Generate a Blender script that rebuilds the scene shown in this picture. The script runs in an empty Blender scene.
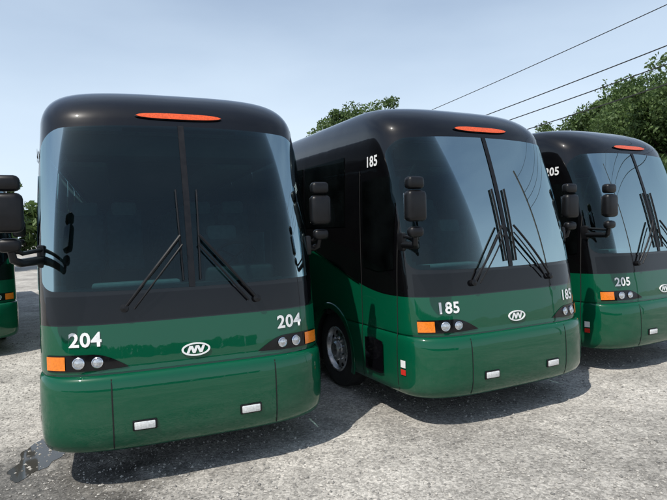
import bpy, bmesh, math, random
import numpy as np
from mathutils import Vector, Matrix, Euler
random.seed(7); np.random.seed(7)
scene=bpy.context.scene
col=scene.collection

# ---------------------------------------------------------------- materials
def new_mat(name):
    m=bpy.data.materials.new(name); m.use_nodes=True
    nt=m.node_tree; b=nt.nodes["Principled BSDF"]
    return m,nt,b
def N(nt,t,**kw):
    n=nt.nodes.new(t)
    for k,v in kw.items(): setattr(n,k,v)
    return n
def simple(name,c,rough=.5,metal=0,coat=0,noise=0.0,nscale=20,spec=.5):
    m,nt,b=new_mat(name)
    b.inputs['Base Color'].default_value=(*c,1); b.inputs['Roughness'].default_value=rough
    b.inputs['Metallic'].default_value=metal; b.inputs['Coat Weight'].default_value=coat
    b.inputs['Specular IOR Level'].default_value=spec
    tc=N(nt,'ShaderNodeTexCoord'); no=N(nt,'ShaderNodeTexNoise'); no.inputs['Scale'].default_value=nscale; no.inputs['Detail'].default_value=5
    nt.links.new(tc.outputs['Object'],no.inputs['Vector'])
    if noise>0:
        mr=N(nt,'ShaderNodeMapRange'); mr.inputs[1].default_value=.3; mr.inputs[2].default_value=.7
        mr.inputs[3].default_value=1-noise; mr.inputs[4].default_value=1+noise
        nt.links.new(no.outputs['Fac'],mr.inputs[0])
        mx=N(nt,'ShaderNodeVectorMath',operation='SCALE'); mx.inputs[0].default_value=c
        nt.links.new(mr.outputs[0],mx.inputs['Scale']); nt.links.new(mx.outputs[0],b.inputs['Base Color'])
    r=N(nt,'ShaderNodeMapRange'); r.inputs[1].default_value=.3; r.inputs[2].default_value=.7
    r.inputs[3].default_value=max(0,rough-.06); r.inputs[4].default_value=rough+.06
    nt.links.new(no.outputs['Fac'],r.inputs[0]); nt.links.new(r.outputs[0],b.inputs['Roughness'])
    return m

def paint_mat():
    m,nt,b=new_mat('coach_paint'); L=nt.links.new
    tc=N(nt,'ShaderNodeTexCoord'); sp=N(nt,'ShaderNodeSeparateXYZ'); L(tc.outputs['Object'],sp.inputs[0])
    mr=N(nt,'ShaderNodeMapRange',interpolation_type='SMOOTHSTEP')
    mr.inputs[1].default_value=.7; mr.inputs[2].default_value=3.7; mr.inputs[3].default_value=1.405; mr.inputs[4].default_value=2.05
    L(sp.outputs['Y'],mr.inputs[0])
    gt=N(nt,'ShaderNodeMath',operation='GREATER_THAN'); L(sp.outputs['Z'],gt.inputs[0]); L(mr.outputs[0],gt.inputs[1])
    no=N(nt,'ShaderNodeTexNoise'); no.inputs['Scale'].default_value=2.2; no.inputs['Detail'].default_value=8; no.inputs['Roughness'].default_value=.65
    L(tc.outputs['Object'],no.inputs['Vector'])
    mix=N(nt,'ShaderNodeMix',data_type='RGBA'); mix.inputs[6].default_value=(.0005,.074,.034,1); mix.inputs[7].default_value=(.002,.002,.0025,1)
    L(gt.outputs[0],mix.inputs[0])
    # road dust: strongest low down, patchy, with run-off streaks
    dz=N(nt,'ShaderNodeMapRange'); dz.inputs[1].default_value=.8; dz.inputs[2].default_value=.3; dz.inputs[3].default_value=.008; dz.inputs[4].default_value=.13
    L(sp.outputs['Z'],dz.inputs[0])
    dn=N(nt,'ShaderNodeMapRange'); dn.inputs[1].default_value=.38; dn.inputs[2].default_value=.75; L(no.outputs['Fac'],dn.inputs[0])
    smp=N(nt,'ShaderNodeMapping'); smp.inputs['Scale'].default_value=(14,14,.9); L(tc.outputs['Object'],smp.inputs[0])
    sn=N(nt,'ShaderNodeTexNoise'); sn.inputs['Scale'].default_value=1; sn.inputs['Detail'].default_value=4; L(smp.outputs[0],sn.inputs['Vector'])
    sr=N(nt,'ShaderNodeMapRange'); sr.inputs[1].default_value=.5; sr.inputs[2].default_value=.8; sr.inputs[3].default_value=0; sr.inputs[4].default_value=.5; L(sn.outputs['Fac'],sr.inputs[0])
    da=N(nt,'ShaderNodeMath',operation='ADD'); L(dn.outputs[0],da.inputs[0]); L(sr.outputs[0],da.inputs[1])
    mu=N(nt,'ShaderNodeMath',operation='MULTIPLY'); L(dz.outputs[0],mu.inputs[0]); L(da.outputs[0],mu.inputs[1])
    mix2=N(nt,'ShaderNodeMix',data_type='RGBA'); mix2.inputs[7].default_value=(.16,.15,.125,1)
    L(mu.outputs[0],mix2.inputs[0]); L(mix.outputs[2],mix2.inputs[6]); L(mix2.outputs[2],b.inputs['Base Color'])
    rr=N(nt,'ShaderNodeMapRange'); rr.inputs[3].default_value=.28; rr.inputs[4].default_value=.6; L(mu.outputs[0],rr.inputs[0]); L(rr.outputs[0],b.inputs['Roughness'])
    b.inputs['Specular IOR Level'].default_value=.05
    b.inputs['Coat Weight'].default_value=1.0
    cr_=N(nt,'ShaderNodeMapRange'); cr_.inputs[1].default_value=0; cr_.inputs[2].default_value=.2; cr_.inputs[3].default_value=.02; cr_.inputs[4].default_value=.15; L(mu.outputs[0],cr_.inputs[0]); L(cr_.outputs[0],b.inputs['Coat Roughness'])
    n2=N(nt,'ShaderNodeTexNoise'); n2.inputs['Scale'].default_value=3; L(tc.outputs['Object'],n2.inputs['Vector'])
    bp=N(nt,'ShaderNodeBump'); bp.inputs['Strength'].default_value=.05; bp.inputs['Distance'].default_value=.05; L(n2.outputs['Fac'],bp.inputs['Height'])
    L(bp.outputs[0],b.inputs['Normal']); L(bp.outputs[0],b.inputs['Coat Normal'])
    return m
def glass_mat(name,tint,mult=1.2,extra=.0,film=.05):
    m=bpy.data.materials.new(name); m.use_nodes=True; nt=m.node_tree; nt.nodes.clear(); L=nt.links.new
    o=N(nt,'ShaderNodeOutputMaterial'); t=N(nt,'ShaderNodeBsdfTransparent'); t.inputs[0].default_value=(*tint,1)
    g=N(nt,'ShaderNodeBsdfGlossy'); g.inputs['Roughness'].default_value=.015; g.inputs[0].default_value=(.72,.92,.95,1)
    f=N(nt,'ShaderNodeFresnel'); f.inputs['IOR'].default_value=1.5
    a=N(nt,'ShaderNodeMath',operation='MULTIPLY_ADD'); a.inputs[1].default_value=mult; a.inputs[2].default_value=extra; a.use_clamp=True
    L(f.outputs[0],a.inputs[0]); mx=N(nt,'ShaderNodeMixShader'); L(a.outputs[0],mx.inputs[0]); L(t.outputs[0],mx.inputs[1]); L(g.outputs[0],mx.inputs[2])
    tc=N(nt,'ShaderNodeTexCoord'); no=N(nt,'ShaderNodeTexNoise'); no.inputs['Scale'].default_value=3.5; no.inputs['Detail'].default_value=6
    L(tc.outputs['Object'],no.inputs['Vector']); mr=N(nt,'ShaderNodeMapRange'); mr.inputs[1].default_value=.35; mr.inputs[2].default_value=.8; mr.inputs[3].default_value=film*.2; mr.inputs[4].default_value=film
    L(no.outputs['Fac'],mr.inputs[0]); d=N(nt,'ShaderNodeBsdfDiffuse'); d.inputs[0].default_value=(.36,.47,.50,1)
    m2=N(nt,'ShaderNodeMixShader'); L(mr.outputs[0],m2.inputs[0]); L(mx.outputs[0],m2.inputs[1]); L(d.outputs[0],m2.inputs[2]); L(m2.outputs[0],o.inputs[0])
    return m
M={}
M['paint']=paint_mat()
M['glass']=glass_mat('windshield_glass',(.21,.36,.37),.48,.020,.006)
M['tint']=glass_mat('tinted_glass',(.08,.10,.10),.9,.01,.01)
M['black']=simple('gloss_black',(.003,.003,.004),.1,coat=.3,spec=.25)
M['plastic']=simple('black_plastic',(.007,.007,.008),.38,noise=.2,spec=.3)
M['rubber']=simple('tyre_rubber',(.02,.02,.02),.8,noise=.35,nscale=9)
M['alloy']=simple('wheel_alloy',(.70,.70,.70),.3,.9,noise=.15)
M['chrome']=simple('chrome',(.80,.81,.83),.12,1)
M['white']=simple('white_vinyl',(.80,.80,.78),.45,noise=.04)
M['amber']=simple('amber_lens',(.80,.20,.01),.18,coat=.6,noise=.15,nscale=60)
M['redlens']=simple('marker_lens',(.70,.09,.015),.2,coat=.6,noise=.25,nscale=60)
M['lens']=simple('headlamp_lens',(.50,.52,.53),.1,.6,coat=1,noise=.3,nscale=50)
M['foglens']=simple('fog_lens',(.78,.79,.78),.15,.25,coat=1,noise=.2,nscale=60)
M['dash']=simple('dashboard_plastic',(.07,.08,.08),.6,noise=.2)
M['seat']=simple('seat_fabric',(.08,.12,.13),.85,noise=.3,nscale=14)
M['head']=simple('headrest_cloth',(.32,.36,.36),.8,noise=.1)
M['liner']=simple('cabin_liner',(.38,.40,.39),.7,noise=.08)
M['red']=simple('red_decal',(.6,.03,.02),.4)
M['dark']=simple('underbody',(.008,.008,.008),.9)
M['bulk']=simple('cabin_floor',(.04,.045,.045),.8,noise=.2)

# ---------------------------------------------------------------- mesh builder
class MB:
    def __init__(s): s.v=[]; s.f=[]; s.m=[]; s.mats=[]
    def mi(s,k):
        if k not in s.mats: s.mats.append(k)
        return s.mats.index(k)
    def add(s,vs,fs,k):
        o=len(s.v); s.v+= [tuple(p) for p in vs]; i=s.mi(k)
        for f in fs: s.f.append(tuple(o+a for a in f)); s.m.append(i)
    def rbox(s,c,size,k,bev=.02,rot=None,seg=2):
        bm=bmesh.new(); bmesh.ops.create_cube(bm,size=1)
        for v in bm.verts: v.co=Vector((v.co.x*size[0],v.co.y*size[1],v.co.z*size[2]))
        if bev>0: bmesh.ops.bevel(bm,geom=bm.edges[:],offset=min(bev,min(size)*.45),segments=seg,affect='EDGES',profile=.5)
        R=rot.to_matrix() if rot is not None else Matrix.Identity(3)
        bm.verts.ensure_lookup_table(); bm.verts.index_update()
        vs=[R@v.co+Vector(c) for v in bm.verts]; fs=[[v.index for v in f.verts] for f in bm.faces]
        s.add(vs,fs,k); bm.free()
    def tube(s,pts,r,k,n=10,caps=True):
        pts=[Vector(p) for p in pts]; vs=[]; rs=r if isinstance(r,(list,tuple)) else [r]*len(pts)
        prev=None
        for i,p in enumerate(pts):
            d=(pts[min(i+1,len(pts)-1)]-pts[max(i-1,0)]).normalized()
            if prev is None: a=d.orthogonal().normalized()
            else: a=(prev-d*prev.dot(d)).normalized()
            prev=a; b=d.cross(a)
            for j in range(n):
                t=2*math.pi*j/n; vs.append(p+(a*math.cos(t)+b*math.sin(t))*rs[i])
        fs=[]
        for i in range(len(pts)-1):
            for j in range(n): fs.append((i*n+j,i*n+(j+1)%n,(i+1)*n+(j+1)%n,(i+1)*n+j))
        if caps: fs.append(tuple(range(n))[::-1]); fs.append(tuple((len(pts)-1)*n+j for j in range(n)))
        s.add(vs,fs,k)
    def lathe(s,prof,origin,axis,k,n=40):
        ax=Vector(axis).normalized(); a=ax.orthogonal().normalized(); b=ax.cross(a); o=Vector(origin); vs=[]
        for r,h in prof:
            for j in range(n):
                t=2*math.pi*j/n; vs.append(o+ax*h+(a*math.cos(t)+b*math.sin(t))*r)
        fs=[]
        for i in range(len(prof)-1):
            for j in range(n): fs.append((i*n+j,i*n+(j+1)%n,(i+1)*n+(j+1)%n,(i+1)*n+j))
        s.add(vs,fs,k)
    def grid(s,P,k):
        P=[[Vector(p) for p in row] for row in P]; nr=len(P); nc=len(P[0])
        vs=[p for row in P for p in row]
        fs=[(i*nc+j,i*nc+j+1,(i+1)*nc+j+1,(i+1)*nc+j) for i in range(nr-1) for j in range(nc-1)]
        s.add(vs,fs,k)
    def mesh(s,name,smooth=True,angle=35,merge=False):
        me=bpy.data.meshes.new(name); me.from_pydata(s.v,[],s.f)
        for k in s.mats: me.materials.append(M[k])
        me.polygons.foreach_set('material_index',s.m)
        if merge:
            bm=bmesh.new(); bm.from_mesh(me); bmesh.ops.remove_doubles(bm,verts=bm.verts[:],dist=.0005)
            bmesh.ops.recalc_face_normals(bm,faces=bm.faces[:]); bm.to_mesh(me); bm.free()
        if smooth:
            me.polygons.foreach_set('use_smooth',[True]*len(me.polygons)); me.set_sharp_from_angle(angle=math.radians(angle))
        me.update(); return me
def obj(name,me,parent=None,loc=(0,0,0)):
    o=bpy.data.objects.new(name,me); col.objects.link(o); o.location=loc
    if parent: o.parent=parent
    return o

# ---------------------------------------------------------------- coach surface
LEN=13.6
rows=[]  # z,w,y0,D,n
for z,w,y in [(.26,1.20,.15),(.27,1.245,.09),(.30,1.275,.045),(.36,1.292,.018),(.45,1.298,.003),(.58,1.300,0),(.72,1.300,.002),(.82,1.299,.010),(.88,1.297,.022),(.91,1.292,.038),(.925,1.285,.06),(.928,1.272,.085),(.942,1.272,.088),(.945,1.284,.080)]:
    rows.append((z+.055,w,y,.66,3.6))
Z0=1.02; Z1=3.20
for z in np.linspace(Z0,Z1,64):
    t=(z-Z0)/(Z1-Z0)
    rows.append((float(z),1.286-.03*max(0,(z-1.9)/1.3)**1.5,.085+.20*t+.30*t*t,.64,3.6-.2*t))
zt,wt,yt=rows[-1][0],rows[-1][1],rows[-1][2]
for i in range(1,17):
    th=math.radians(90*i/16)
    rows.append((zt+.44*math.sin(th)**.95,wt-.31*(1-math.cos(th)),yt+.13*math.sin(th)+.60*(1-math.cos(th)),.64+.06*(1-math.cos(th)),3.4-.3*i/16))
zz,ww,yy=rows[-1][:3]
for i in range(1,9):
    q=i/8
    rows.append((zz+.065*math.sin(q*math.pi/2),ww*(1-q),yy+.7*q,.70+.1*q,3.0))
R=np.array(rows)
def prof(z):
    return [float(np.interp(z,R[:,0],R[:,k])) for k in (1,2,3,4)]
def F0(x,z):
    w,y0,D,n=prof(z); q=min(abs(x/w),.99999)
    return Vector((x,y0+D*(1-(1-q**n)**(1/n)),z))
def FN(x,z):
    e=.01; xx=max(-1.24,min(1.24,x))
    a=F0(xx+e,z)-F0(xx-e,z); b=F0(xx,z+e)-F0(xx,z-e); n=a.cross(b)
    n.normalize()
    if n.y>0: n=-n
    return n
def F(x,z,off=0):
    return F0(x,z)+FN(x,z)*off
def S(side,y,z,off=0):
    w=prof(z)[0]; return Vector((side*(w+off),y,z))

WX=1.225; WT=3.19; WB=1.68
def ws_hi(x,sh=0):
    r=.20; xm=WX-sh; a=abs(x); top=WT-.04*(x/WX)**2-sh
    if a>xm-r: top-= r-math.sqrt(max(0,r*r-(a-xm+r)**2))
    return top
def ws_lo(x,sh=0):
    r=.10; xm=WX-sh; a=abs(x); bot=WB+.02*(x/WX)**2+sh
    if a>xm-r: bot+= r-math.sqrt(max(0,r*r-(a-xm+r)**2))
    return bot
WIN=[(1.72,2.95)]+[(3.03+i*1.48,3.03+i*1.48+1.42) for i in range(7)]
AX=[2.2,9.75,11.05]
mb=MB()
phis=[math.radians(-90+180*i/96) for i in range(97)]
sidef=[((i/125.0)) for i in range(126)]
G=[]
for z,w,y0,D,n in rows:
    line=[]
    ye=y0+D
    for f in reversed(sidef[1:]): line.append((-w,ye+f*(LEN-ye),z))
    for p in phis:
        s=math.sin(p); c=math.cos(p)
        line.append((w*math.copysign(abs(s)**(2/n),s), y0+D*(1-abs(c)**(2/n)), z))
    for f in sidef[1:]: line.append((w,ye+f*(LEN-ye),z))
    G.append(line)
nc=len(G[0]); nr=len(G)
vs=[p for l in G for p in l]; fs=[]
for i in range(nr-1):
    for j in range(nc-1):
        c=[sum(q[k] for q in (G[i][j],G[i][j+1],G[i+1][j],G[i+1][j+1]))/4 for k in range(3)]
        x,y,z=c
        if 1.5<z<3.25 and abs(x)<WX-.035 and y<1.35 and ws_lo(x,.035)<z<ws_hi(x,.035): continue
        if y>1.3:
            if any((y-a)**2+(z-.5)**2<.60**2 for a in AX) and abs(x)>.9: continue
            if 2.25<z<3.01 and abs(x)>1.15 and any(a+.05<y<b-.05 for a,b in WIN): continue
        fs.append((i*nc+j,i*nc+j+1,(i+1)*nc+j+1,(i+1)*nc+j))
for i in range(nr-1): fs.append((i*nc,(i+1)*nc,(i+1)*nc+nc-1,i*nc+nc-1))
mb.add(vs,fs,'paint')
ME={}
ME['body_shell']=mb.mesh('body_shell',merge=True,angle=40)

mb=MB()
for a in AX:
    for sd in (-1,1):
        ring=[];
        for rr,off in ((.575,-.05),(.578,.008),(.60,.014),(.655,.012),(.665,.0)):
            l=[]
            for i in range(37):
                t=math.radians(-17+214*i/36); zc=.5+rr*math.sin(t); l.append((sd*(1.29+off),a+rr*math.cos(t),max(.317,zc)))
            ring.append(l)
        mb.grid(ring,'paint')
ME['wheel_arch_trim']=mb.mesh('wheel_arch_trim')
mb=MB()
mb.rbox((0,7.2,.46),(1.7,12.6,.25),'dark',.02)
mb.rbox((0,.95,.43),(2.2,1.2,.12),'dark',.02)
mb.rbox((0,8.4,1.0),(2.3,10.0,.10),'dark',.0)
for a in AX:
    for sd in (-1,1):
        l0=[];l1=[]
        for i in range(25):
            t=math.radians(-20+220*i/24); l0.append((sd*1.25,a+.62*math.cos(t),.5+.62*math.sin(t))); l1.append((sd*.75,a+.62*math.cos(t),.5+.62*math.sin(t)))
        mb.grid([l0,l1],'dark')
        mb.add([p for p in l1],[tuple(range(25))],'dark')
ME['underbody']=mb.mesh('underbody')

mb=MB()
for a in AX:
    for sd in (-1,1):
        o=(sd*.93,a,.52); ax=(sd,0,0)
        mb.lathe([(.29,.0),(.46,.0),(.50,.03),(.52,.06),(.52,.22),(.505,.265),(.47,.285),(.40,.295),(.33,.29),(.295,.275)],o,ax,'rubber',48)
        mb.lathe([(.298,.272),(.31,.283),(.30,.292),(.285,.285),(.275,.25),(.262,.225),(.20,.235),(.15,.25),(.135,.262),(.115,.262)],o,ax,'alloy',48)
        mb.lathe([(.115,.262),(.11,.30),(.09,.325),(.0,.33)],o,ax,'alloy',24)
        for i in range(10):
            t=2*math.pi*i/10
            c=Vector(o)+Vector((sd*.232,.222*math.cos(t),.222*math.sin(t)))
            mb.lathe([(.0,.006),(.026,.006),(.03,.0)],c,ax,'dark',14)
            t+=math.pi/10
            c=Vector(o)+Vector((sd*.25,.155*math.cos(t),.155*math.sin(t)))
            mb.lathe([(.015,-.005),(.015,.03),(.0,.034)],c,ax,'chrome',8)
ME['wheels']=mb.mesh('wheels',angle=30)

mb=MB()
def patch(mb,x0,x1,lo,hi,nx,nz,off,k,ease=False):
    rowsP=[]
    for i in range(nx+1):
        t=i/nx
        x=x0+(x1-x0)*t
        if ease: x=math.sin((t*2-1)*math.pi/2)*x1
        a=lo(x); b=hi(x)
        rowsP.append([F(x,a+(b-a)*j/nz,off) for j in range(nz+1)])
    mb.grid(rowsP,k)
patch(mb,-WX,WX,ws_lo,ws_hi,80,34,.008,'glass',True)
ME['windshield_glass']=mb.mesh('windshield_glass',angle=80)
mb=MB()
patch(mb,-.028,.028,lambda x:WB,lambda x:WT+.005,2,30,.016,'plastic')
patch(mb,-1.20,1.20,lambda x:1.415,lambda x:1.65,80,4,.006,'black')
for sx in (-.71,.71):
    patch(mb,sx-.005,sx+.005,lambda x:.36,lambda x:.955,1,14,.003,'dark')
ME['front_trim']=mb.mesh('front_trim')

mb=MB()
for sd in (-1,1):
    for a,b in WIN:
        g=[]
        for i in range(2):
            y=a+(b-a)*i
            g.append([S(sd,y,2.19+.88*j/8,.007) for j in range(9)])
        mb.grid(g,'tint')
ME['side_windows']=mb.mesh('side_windows')
mb=MB()
def SF(sd,y,z,off):
    w,y0,D,n=prof(z)
    if y>=y0+D: return Vector((sd*(w+off),y,z))
    c=1-(y-y0)/D; x=w*(1-abs(c)**n)**(1/n)
    return Vector((sd*(x+off*.9),y-off*.3,z))
def spatch(mb,sd,pts_lo,pts_hi,ys,off,k,nz=6):
    g=[]
    for y,a,b in zip(ys,pts_lo,pts_hi):
        g.append([SF(sd,y,a+(b-a)*j/nz,off) for j in range(nz+1)])
    mb.grid(g,k)
ys=[.62+.64*i/12 for i in range(13)]
for sd in (-1,1):
    spatch(mb,sd,[1.66+.04*abs(i-6)/6 for i in range(13)],[2.74-.02*abs(i-6)/6 for i in range(13)],ys,.008,'tint')
    for y0_ in (.56,1.32):
        yy=[y0_,y0_+.012]
        spatch(mb,sd,[.37]*2,[2.85]*2,yy,.004,'dark',30)
    spatch(mb,sd,[2.80]*2,[2.812]*2,[.56,1.33],.004,'dark',1)
    spatch(mb,sd,[1.01]*2,[1.022]*2,[2.9,9.0],.004,'dark',1)
    for i in range(22):
        ya=1.38+i*.12; yb=ya+.12
        def bl(y):
            t=max(0,min(1,(y-.7)/3.0)); t=t*t*(3-2*t); return 1.405+(2.05-1.405)*t
        spatch(mb,sd,[bl(ya)-.012,bl(yb)-.012],[bl(ya)+.006,bl(yb)+.006],[ya,yb],.006,'chrome',1)
for y0_ in [2.95+i*1.35 for i in range(5)]:
    for sd in (-1,1):
        spatch(mb,sd,[.37]*2,[1.45]*2,[y0_,y0_+.012],.004,'dark',8)
spatch(mb,-1,[.50,.48,.48,.48,.48],[.86,.87,.88,.87,.86],[.84,.92,1.02,1.14,1.24],.018,'black',12)
spatch(mb,-1,[.64]*2,[.72]*2,[.42,.50],.01,'white',2)
spatch(mb,-1,[.56]*2,[.62]*2,[.42,.50],.01,'red',2)
ME['door_and_side_trim']=mb.mesh('door_and_side_trim')

mb=MB()
HX=1.20
for sd in (-1,1):
    def lo(x):
        a=abs(x); return 1.026+ .012*max(0,(.8-a)/.2)
    def hi(x):
        a=abs(x); t=min(1,max(0,(a-.56)/.30)); return 1.038+.125*math.sin(t*math.pi/2)
    x0,x1=(.56,HX) if sd>0 else (-HX,-.56)
    patch(mb,x0,x1,lo,hi,40,4,.007,'black')
    xa,xb=(1.06,HX) if sd>0 else (-HX,-1.06)
    patch(mb,xa,xb,lambda x:1.038,lambda x:1.15,14,3,.014,'amber')
    for xc,r in ((.81,.046),(.955,.050)):
        p=F(sd*xc,1.094,.008); n=FN(sd*xc,1.094)
        mb.lathe([(r,0),(r,.012),(r*.88,.016),(r*.84,.008)],p,n,'chrome',28)
        mb.lathe([(r*.85,.008),(r*.6,.014),(r*.3,.018),(0,.02)],p,n,'lens',28)
ME['headlights']=mb.mesh('headlights')
mb=MB()
for sx in (-.46,.46):
    p=F(sx,.545,.0); n=FN(sx,.545); rot=Vector((0,-1,0)).rotation_difference(n)
    mb.rbox(p,(.20,.03,.09),'plastic',.01,rot)
    mb.rbox(p+n*.014,(.17,.02,.065),'foglens',.008,rot)
ME['fog_lights']=mb.mesh('fog_lights')
mb=MB()
MZ=3.285
def mk(x): return max(0,1-(abs(x)/.40)**3.2)**.6
patch(mb,-.40,.40,lambda x:MZ-.028*mk(x),lambda x:MZ+.028*mk(x),30,3,.022,'redlens')
patch(mb,-.41,.41,lambda x:MZ-.034*max(.1,mk(x*.97)),lambda x:MZ+.034*max(.1,mk(x*.97)),30,3,.010,'plastic')
ME['roof_marker_light']=mb.mesh('roof_marker_light')

mb=MB()
zb=1.125
def oval(rx,rz,off,n=40): return [F(rx*math.cos(2*math.pi*i/n),zb+rz*math.sin(2*math.pi*i/n),off) for i in range(n+1)]
mb.grid([oval(.125,.058,.002),oval(.125,.058,.014),oval(.108,.045,.014),oval(.108,.045,.004)],'white')
c=[oval(.112,.048,.006)]; mb.add(c[0][:-1],[tuple(range(40))],'paint')
def quadxz(pts,off,k): mb.add([F(x,z,off) for x,z in pts],[(0,1,2,3)],k)
for x0 in (-.085,-.03,.03):
    quadxz([(x0,zb-.032),(x0+.024,zb-.032),(x0+.052,zb+.032),(x0+.028,zb+.032)],.012,'white')
quadxz([(-.052,zb+.032),(-.028,zb+.032),(-.005,zb-.032),(-.03,zb-.032)],.013,'white')
quadxz([(.005,zb+.032),(.028,zb+.032),(.053,zb-.032),(.03,zb-.032)],.013,'white')
ME['front_badge']=mb.mesh('front_badge',smooth=False)

mb=MB()
for sd in (-1,1):
    piv=F(sd*.58,1.53,.03)
    mb.lathe([(.035,-.03),(.035,.02),(.0,.028)],piv,FN(sd*.58,1.53),'plastic',16)
    def arm(p0x,p0z,p1x,p1z,r):
        pts=[]
        for i in range(9):
            t=i/8; pts.append(F(p0x+(p1x-p0x)*t,p0z+(p1z-p0z)*t,.04+.035*math.sin(t*math.pi*.7)))
        mb.tube(pts,r,'plastic',8)
    arm(sd*.58,1.53,sd*.085,2.13,.013)
    arm(sd*.50,1.52,sd*.07,2.05,.008)
    pts=[F(sd*(.075+.02*t),1.74+.82*t,.035) for t in [i/12 for i in range(13)]]
    mb.tube(pts,.009,'plastic',6)
    pts=[F(sd*(.075+.02*t),1.74+.82*t,.018) for t in [i/12 for i in range(13)]]
    mb.tube(pts,.006,'rubber',6)
ME['wipers']=mb.mesh('wipers')

mb=MB()
for sd in (-1,1):
    X=1.40 if sd<0 else 1.38; Yk=.02 if sd<0 else .48
    mb.rbox((sd*X,Yk,2.365),(.225,.13,.31),'plastic',.05,seg=3)
    mb.rbox((sd*X,Yk+.01,2.595),(.19,.12,.125),'plastic',.04,seg=3)
    mb.rbox((sd*X,Yk+.01,2.11),(.17,.11,.11),'plastic',.045,seg=3)
    mb.rbox((sd*X,Yk+.067,2.365),(.185,.006,.26),'chrome',.002)
    mb.tube([(sd*(X-.01),Yk+.03,2.06),(sd*(X-.02),Yk+.05,1.99),(sd*(X-.06),Yk+.09,1.965),(sd*1.22,.52,1.97)],[.028,.032,.034,.04],'plastic',12)
    mb.tube([(sd*(X-.04),Yk+.03,2.07),(sd*(X-.08),Yk+.08,2.04),(sd*1.22,.52,2.06)],.018,'plastic',10)
    mb.rbox((sd*1.235,.52,2.0),(.06,.12,.2),'plastic',.02)
ME['mirrors']=mb.mesh('mirrors')

mb=MB()
mb.rbox((0,.88,1.48),(2.3,.60,.34),'dash',.08,seg=3)
mb.rbox((.62,1.06,1.70),(.75,.25,.22),'dash',.06,seg=3)
mb.rbox((-.45,.72,1.69),(.8,.2,.05),'head',.02)
mb.rbox((0,1.6,1.0),(2.4,1.8,.06),'bulk',.0)
mb.rbox((0,7.9,1.36),(2.46,11.2,.06),'bulk',.0)
mb.rbox((0,2.33,1.18),(2.4,.04,.36),'bulk',.0)
mb.rbox((0,7.8,3.40),(2.1,11.2,.05),'liner',.0)
for sd in (-1,1):
    mb.rbox((sd*.93,7.9,3.12),(.5,10.8,.22),'liner',.06)
    mb.rbox((sd*1.235,7.9,1.78),(.02,11.2,.76),'liner',.0)
mb.rbox((0,13.3,2.3),(2.4,.05,2.0),'bulk',0)
c=Vector((.62,1.26,1.88)); ax=Vector((0,.75,.66)).normalized(); a=ax.orthogonal().normalized(); b=ax.cross(a)
pts=[c+(a*math.cos(t)+b*math.sin(t))*.23 for t in [2*math.pi*i/28 for i in range(29)]]
mb.tube(pts,.017,'plastic',8,caps=False)
mb.tube([c-a*.22,c,c+a*.22],.013,'plastic',6); mb.tube([c,c-b*.22],.013,'plastic',6); mb.tube([c,c-ax*.3],.03,'plastic',8)
def seat(x,y,z,w=.46,k='seat'):
    mb.rbox((x,y,z+.42),(w,.46,.14),k,.05)
    mb.rbox((x,y+.27,z+.78),(w,.13,.72),k,.05,Euler((-.16,0,0)))
    mb.rbox((x,y+.31,z+1.14),(w*.72,.13,.20),'head',.05,Euler((-.16,0,0)))
    mb.rbox((x,y,z+.2),(w*.6,.3,.36),'dark',.02)
seat(.62,1.72,1.02,.52)
for i in range(12):
    for x in (-.98,-.50,.50,.98): seat(x,2.75+i*.86,1.38,.45)
mb.rbox((0,1.15,3.05),(2.1,.5,.22),'bulk',.04)
ME['interior']=mb.mesh('interior')

mb=MB()
mb.rbox((0,4.6,3.72),(.7,.7,.06),'black',.02); mb.rbox((0,10.5,3.72),(.7,.7,.06),'black',.02)
ME['roof_hatch']=mb.mesh('roof_hatch')

def text_mesh(s,size,place,name):
    cu=bpy.data.curves.new(name,'FONT'); cu.body=s; cu.size=size; cu.align_x='CENTER'; cu.align_y='CENTER'; cu.offset=size*.026; cu.resolution_u=3
    cu.space_character=1.06
    o=bpy.data.objects.new('t',cu); col.objects.link(o); bpy.context.view_layer.update()
    dg=bpy.context.evaluated_depsgraph_get(); me=bpy.data.meshes.new_from_object(o.evaluated_get(dg)); bpy.data.objects.remove(o)
    for v in me.vertices: v.co=place(v.co.x,v.co.y)
    me.materials.clear(); me.materials.append(M['white']); me.name=name; return me

def coach(num,loc,yaw):
    e=bpy.data.objects.new('coach_bus',None); col.objects.link(e); e.empty_display_size=1
    e.location=(loc[0],loc[1],0); e.rotation_euler=(0,0,yaw)
    for k,me in ME.items(): obj(k,me,e)
    if num:
        for i,xc in enumerate((-.90,.90)):
            obj('fleet_number_front',text_mesh(num,.165,lambda a,b,xc=xc:F(xc+a,1.28+b,.008),'fleet_number'),e)
        obj('fleet_number_side',text_mesh(num,.17,lambda a,b:S(-1,1.04-a,2.93+b,.009),'fleet_number'),e)
    return e
Y=math.radians
coach('204',(-1.225,4.72),Y(22))
coach('185',(2.08,5.97),Y(27))
coach('205',(4.98,7.98),Y(29.5))
coach(None,(-6.95,9.35),Y(36))

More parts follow.
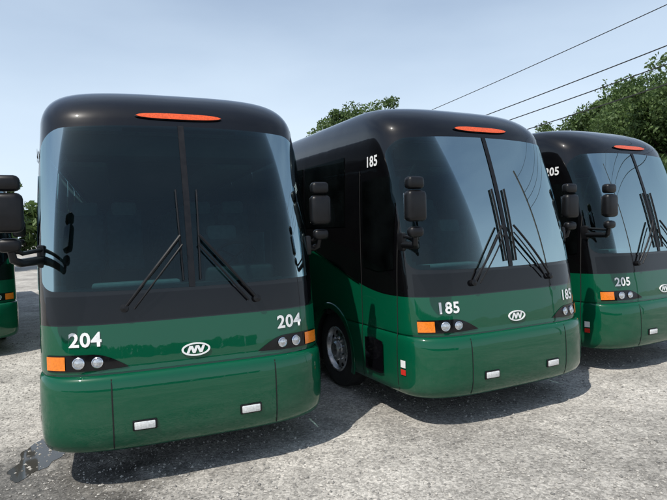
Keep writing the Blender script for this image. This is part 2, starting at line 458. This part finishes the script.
# ---------------------------------------------------------------- ground
def ground_mat():
    m,nt,b=new_mat('gravel_ground'); L=nt.links.new
    tc=N(nt,'ShaderNodeTexCoord')
    def noise(s,d=6,r=.6):
        n=N(nt,'ShaderNodeTexNoise'); n.inputs['Scale'].default_value=s; n.inputs['Detail'].default_value=d; n.inputs['Roughness'].default_value=r
        L(tc.outputs['Object'],n.inputs['Vector']); return n
    big=noise(.35,5); mid=noise(2.5,6,.7); fine=noise(60,4,.7)
    vo=N(nt,'ShaderNodeTexVoronoi'); vo.inputs['Scale'].default_value=38; L(tc.outputs['Object'],vo.inputs['Vector'])
    vo2=N(nt,'ShaderNodeTexVoronoi'); vo2.inputs['Scale'].default_value=85; L(tc.outputs['Object'],vo2.inputs['Vector'])
    cr=N(nt,'ShaderNodeValToRGB'); e=cr.color_ramp.elements
    e[0].position=.3; e[0].color=(.29,.275,.25,1); e[1].position=.72; e[1].color=(.50,.475,.43,1); L(mid.outputs['Fac'],cr.inputs[0])
    hs=N(nt,'ShaderNodeSeparateColor'); L(vo.outputs['Color'],hs.inputs[0])
    mr=N(nt,'ShaderNodeMapRange'); mr.inputs[3].default_value=.66; mr.inputs[4].default_value=1.3; L(hs.outputs[0],mr.inputs[0])
    hs2=N(nt,'ShaderNodeSeparateColor'); L(vo2.outputs['Color'],hs2.inputs[0])
    mr2=N(nt,'ShaderNodeMapRange'); mr2.inputs[3].default_value=.78; mr2.inputs[4].default_value=1.2; L(hs2.outputs[0],mr2.inputs[0])
    mrb=N(nt,'ShaderNodeMapRange'); mrb.inputs[1].default_value=.40; mrb.inputs[2].default_value=.60; mrb.inputs[3].default_value=.74; mrb.inputs[4].default_value=1.15; L(big.outputs['Fac'],mrb.inputs[0])
    a=N(nt,'ShaderNodeMath',operation='MULTIPLY'); L(mr.outputs[0],a.inputs[0]); L(mr2.outputs[0],a.inputs[1])
    a2=N(nt,'ShaderNodeMath',operation='MULTIPLY'); L(a.outputs[0],a2.inputs[0]); L(mrb.outputs[0],a2.inputs[1])
    # damp patch on the gravel
    vs_=N(nt,'ShaderNodeMapping'); vs_.inputs['Scale'].default_value=(.8,1.1,1); L(tc.outputs['Object'],vs_.inputs[0])
    di=N(nt,'ShaderNodeVectorMath',operation='DISTANCE'); di.inputs[1].default_value=(-2.75*.8,4.55*1.1,0); L(vs_.outputs[0],di.inputs[0])
    dj=N(nt,'ShaderNodeMath',operation='MULTIPLY_ADD'); dj.inputs[1].default_value=2.2; L(mid.outputs['Fac'],dj.inputs[0]); L(di.outputs['Value'],dj.inputs[2])
    dm=N(nt,'ShaderNodeMapRange'); dm.inputs[1].default_value=1.75; dm.inputs[2].default_value=2.3; dm.inputs[3].default_value=.45; dm.inputs[4].default_value=1.0; L(dj.outputs[0],dm.inputs[0])
    a3=N(nt,'ShaderNodeMath',operation='MULTIPLY'); L(a2.outputs[0],a3.inputs[0]); L(dm.outputs[0],a3.inputs[1])
    sc=N(nt,'ShaderNodeVectorMath',operation='SCALE'); L(cr.outputs[0],sc.inputs[0]); L(a3.outputs[0],sc.inputs['Scale'])
    L(sc.outputs[0],b.inputs['Base Color']); b.inputs['Specular IOR Level'].default_value=.25
    ro=N(nt,'ShaderNodeMapRange'); ro.inputs[1].default_value=.45; ro.inputs[2].default_value=1; ro.inputs[3].default_value=.4; ro.inputs[4].default_value=.9; L(dm.outputs[0],ro.inputs[0]); L(ro.outputs[0],b.inputs['Roughness'])
    h=N(nt,'ShaderNodeMath',operation='MULTIPLY_ADD'); h.inputs[1].default_value=-.6; L(vo.outputs['Distance'],h.inputs[0]); L(fine.outputs['Fac'],h.inputs[2])
    bp=N(nt,'ShaderNodeBump'); bp.inputs['Strength'].default_value=.6; bp.inputs['Distance'].default_value=.015; L(h.outputs[0],bp.inputs['Height']); L(bp.outputs[0],b.inputs['Normal'])
    return m
M['ground']=ground_mat()
me=bpy.data.meshes.new('ground'); me.from_pydata([(-700,-700,0),(700,-700,0),(700,700,0),(-700,700,0)],[],[(0,1,2,3)]); me.materials.append(M['ground']); obj('gravel_ground',me)

def stone_mat():
    m,nt,b=new_mat('stones'); g=N(nt,'ShaderNodeNewGeometry'); cr=N(nt,'ShaderNodeValToRGB'); e=cr.color_ramp.elements
    e[0].color=(.15,.145,.135,1); e[1].color=(.48,.455,.41,1); nt.links.new(g.outputs['Random Per Island'],cr.inputs[0]); nt.links.new(cr.outputs[0],b.inputs['Base Color']); b.inputs['Roughness'].default_value=.9
    return m
M['stone']=stone_mat()
nS=30000
base=np.array([(1,0,0),(-1,0,0),(0,1,0),(0,-1,0),(0,0,1),(0,0,-1)],float)
fc=np.array([(0,2,4),(2,1,4),(1,3,4),(3,0,4),(2,0,5),(1,2,5),(3,1,5),(0,3,5)])
yy=3.2+np.random.rand(nS)**1.5*9; xx=(np.random.rand(nS)*2-1)*(yy*.75+.5)
rad=.004+.014*np.random.rand(nS)**3.5
V=base[None]*rad[:,None,None]*(0.6+.8*np.random.rand(nS,6,1)); V[:,:,2]*=.7
ang=np.random.rand(nS)*6.28; c,s=np.cos(ang)[:,None],np.sin(ang)[:,None]
X=V[:,:,0]*c-V[:,:,1]*s+xx[:,None]; Yv=V[:,:,0]*s+V[:,:,1]*c+yy[:,None]; Z=V[:,:,2]+rad[:,None]*.3
V=np.stack([X,Yv,Z],-1).reshape(-1,3); FF=(fc[None]+np.arange(nS)[:,None,None]*6).reshape(-1,3)
me=bpy.data.meshes.new('gravel_stones'); me.from_pydata(V.tolist(),[],FF.tolist()); me.materials.append(M['stone']); obj('gravel_stones',me)

m,nt,b=new_mat('puddle_water'); b.inputs['Base Color'].default_value=(.05,.048,.042,1); b.inputs['Roughness'].default_value=.04; M['water']=m
mb=MB(); pts=[]
for i in range(64):
    t=2*math.pi*i/64; r=1+.18*math.sin(3*t+1)+.1*math.sin(7*t)+.05*math.sin(13*t+2); pts.append((-2.98+.20*r*math.cos(t)-.1*math.sin(t),5.25+.45*r*math.sin(t),.004))
mb.add(pts,[tuple(range(64))],'water'); obj('puddle',mb.mesh('puddle',smooth=False))

# ---------------------------------------------------------------- trees
def leaf_mat(name,c1,c2):
    m,nt,b=new_mat(name); g=N(nt,'ShaderNodeNewGeometry'); cr=N(nt,'ShaderNodeValToRGB'); e=cr.color_ramp.elements
    e[0].color=(*c1,1); e[1].color=(*c2,1); nt.links.new(g.outputs['Random Per Island'],cr.inputs[0]); nt.links.new(cr.outputs[0],b.inputs['Base Color']); b.inputs['Roughness'].default_value=.65
    o=nt.nodes['Material Output']; tr=N(nt,'ShaderNodeBsdfTranslucent'); nt.links.new(cr.outputs[0],tr.inputs[0]); mx=N(nt,'ShaderNodeMixShader'); mx.inputs[0].default_value=.35
    nt.links.new(b.outputs[0],mx.inputs[1]); nt.links.new(tr.outputs[0],mx.inputs[2]); nt.links.new(mx.outputs[0],o.inputs[0]); return m
M['leaf']=leaf_mat('foliage',(.045,.085,.022),(.13,.20,.06))
M['bark']=simple('bark',(.10,.08,.06),.9,noise=.3,nscale=8)
def leaves(centers,radii,n,size,seed):
    rs=np.random.RandomState(seed)
    C=[]
    for c,r,k in zip(centers,radii,n):
        d=rs.randn(k,3); d/=np.linalg.norm(d,axis=1)[:,None]; rr=r*(rs.rand(k)**.45)[:,None]
        C.append(np.array(c)+d*rr*np.array([1,1,.75]))
    C=np.concatenate(C); k=len(C)
    a=rs.randn(k,3); a/=np.linalg.norm(a,axis=1)[:,None]; b=np.cross(a,rs.randn(k,3)); b/=np.linalg.norm(b,axis=1)[:,None]
    sz=size*(.6+.8*rs.rand(k))[:,None]
    V=np.stack([C-a*sz,C+b*sz*.5,C+a*sz,C-b*sz*.5],1).reshape(-1,3)
    return V.tolist(),(np.arange(k)[:,None]*4+np.arange(4)[None]).tolist()
def tree(name,loc,h,rad,seed,dens=1.0,size=.13,nb=34):
    rnd=random.Random(seed); mb=MB()
    mb.tube([(0,0,-.1),(.05,0,h*.2),(-.08,.05,h*.4),(.1,.05,h*.65),(.0,.1,h*.9)],[h*.028,h*.022,h*.018,h*.011,.03],'bark',10)
    cs=[];rr=[];ns=[]
    for i in range(nb):
        a=rnd.random()*6.28; q=rnd.random(); zc=h*(.32+.62*q); R_=rad*math.sin(math.pi*min(.95,.18+q*.74))**.7*(.45+.6*rnd.random())
        p=(R_*math.cos(a),R_*math.sin(a),zc); st=(0,0,zc*.62)
        mid=(p[0]*.5,p[1]*.5,(zc+st[2])*.5+.1)
        mb.tube([st,mid,p],[h*.009,h*.006,.015],'bark',6)
        for j in range(6):
            cs.append((p[0]+rnd.gauss(0,.13)*rad*1.4,p[1]+rnd.gauss(0,.13)*rad*1.4,p[2]+rnd.gauss(0,.045)*h)); r=rad*(.10+.15*rnd.random()); rr.append(r); ns.append(int(120*dens*rnd.uniform(.5,1.3)))
    v,f=leaves(cs,rr,ns,size,seed)
    mb.add(v,f,'leaf'); return obj(name,mb.mesh(name,smooth=False),None,loc)
tree('deciduous_tree',(17.8,27.5,0),9.1,4.4,3,2.2,.10,80)
tree('deciduous_tree',(23.5,30,0),9.9,4.8,4,2.0,.11,70)
tree('deciduous_tree',(21.0,36,0),11.3,5.0,9,2.2,.12,90)
tree('deciduous_tree',(17.6,33,0),9.6,3.8,12,2.2,.11,80)
tree('deciduous_tree',(2.9,42,0),11.4,4.2,5,2.2,.12,90)
tree('deciduous_tree',(-27.0,38,0),9.0,3.6,6,1.4,.13,50)
def treerow(x0,x1,y0,seed,step=1.2,hmin=5.5,hmax=8.5):
    mb=MB(); rnd=random.Random(seed); cs=[];rr=[];ns=[]; x=x0
    while x<x1:
        h=rnd.uniform(hmin,hmax); y=y0+rnd.uniform(-3,3)
        for q in range(6): cs.append((x+rnd.uniform(-1.2,1.2),y,.8+h*.17*q)); rr.append(rnd.uniform(1.4,2.1)); ns.append(90)
        mb.tube([(x,y,0),(x,y,h*.6)],[.2,.1],'bark',6); x+=step*rnd.uniform(.8,1.2)
    v,f=leaves(cs,rr,ns,.55,seed+9); mb.add(v,f,'leaf'); obj('tree_row',mb.mesh('tree_row',smooth=False))
treerow(-120,120,-130,2,2.0,5.5,7)  # unseen row added behind the camera, to be mirrored in the coach panels
treerow(-110,-20,85,3,1.8)

# ---------------------------------------------------------------- utility line
M['wire']=simple('wire',(.02,.02,.02),.7); M['polewood']=simple('pole_wood',(.13,.10,.08),.9,noise=.25)
al=math.radians(27); dx,dy=-math.sin(al),math.cos(al)
def lp(t,off=0): return (11.1+dx*t+dy*off,18+dy*t-dx*off)
base_h=[9.17,7.85,7.25,6.6]
mb=MB()
for k,h in enumerate(base_h):
    pts=[]
    for i in range(46):
        t=-15+i; x,y=lp(t); pts.append((x,y,h-.075*t+.001*t*t))
    mb.tube(pts,.020 if k else .016,'wire',6)
obj('power_lines',mb.mesh('power_lines'))
for t,top in ((-15,11.2),(30,8.4)):
    mb=MB(); x,y=lp(t,.16)
    mb.tube([(x,y,-.3),(x,y,top)],[.16,.11],'polewood',12)
    for h in base_h:
        z=h-.075*t+.001*t*t; mb.tube([(x,y,z),(*lp(t),z)],.03,'polewood',8)
    obj('utility_pole',mb.mesh('utility_pole'))

# ---------------------------------------------------------------- light
sd=Vector((-.62,-.78,0)).normalized(); el=math.radians(60)
sv=Vector((sd.x*math.cos(el),sd.y*math.cos(el),math.sin(el)))
lt=bpy.data.lights.new('sun','SUN'); lt.energy=4.5; lt.angle=math.radians(.5); lt.color=(1,.955,.88)
lo_=bpy.data.objects.new('sun',lt); col.objects.link(lo_); lo_.rotation_euler=sv.to_track_quat('Z','Y').to_euler(); lo_.location=(0,0,20)
w=bpy.data.worlds.new('World'); scene.world=w; w.use_nodes=True; nt=w.node_tree; L=nt.links.new
bg=nt.nodes['Background']; sky=N(nt,'ShaderNodeTexSky',sky_type='NISHITA'); sky.sun_disc=False; sky.sun_elevation=el; sky.sun_rotation=math.atan2(sd.x,sd.y)
sky.air_density=1.0; sky.dust_density=1.0; sky.ozone_density=1.5
tc=N(nt,'ShaderNodeTexCoord'); mp=N(nt,'ShaderNodeMapping'); mp.inputs['Scale'].default_value=(1,1,3.2); L(tc.outputs['Generated'],mp.inputs[0])
no=N(nt,'ShaderNodeTexNoise'); no.inputs['Scale'].default_value=1.6; no.inputs['Detail'].default_value=7; no.inputs['Roughness'].default_value=.5; L(mp.outputs[0],no.inputs['Vector'])
mr=N(nt,'ShaderNodeMapRange'); mr.inputs[1].default_value=.38; mr.inputs[2].default_value=.8; mr.inputs[3].default_value=.0; mr.inputs[4].default_value=.26; L(no.outputs['Fac'],mr.inputs[0])
sx=N(nt,'ShaderNodeSeparateXYZ'); L(tc.outputs['Generated'],sx.inputs[0])
hz=N(nt,'ShaderNodeMapRange',interpolation_type='SMOOTHSTEP'); hz.inputs[1].default_value=0; hz.inputs[2].default_value=.55; hz.inputs[3].default_value=.92; hz.inputs[4].default_value=.16; L(sx.outputs['Z'],hz.inputs[0])
ad=N(nt,'ShaderNodeMath',operation='ADD',use_clamp=True); L(mr.outputs[0],ad.inputs[0]); L(hz.outputs[0],ad.inputs[1])
mx=N(nt,'ShaderNodeMix',data_type='RGBA'); mx.inputs[7].default_value=(5.9,7.0,8.2,1); L(ad.outputs[0],mx.inputs[0]); L(sky.outputs[0],mx.inputs[6]); L(mx.outputs[2],bg.inputs[0])
bg.inputs[1].default_value=.13

cam=bpy.data.cameras.new('camera'); co=bpy.data.objects.new('camera',cam); col.objects.link(co); scene.camera=co
cam.lens=29.15; cam.sensor_width=36; cam.clip_end=3000
co.matrix_world=Matrix.Translation((0,0,2.15))@Matrix.Rotation(math.radians(90-2.1),4,'X')@Matrix.Rotation(math.radians(-1.8),4,'Z')
scene.view_settings.view_transform='Standard'; scene.view_settings.look='None'; scene.view_settings.exposure=0
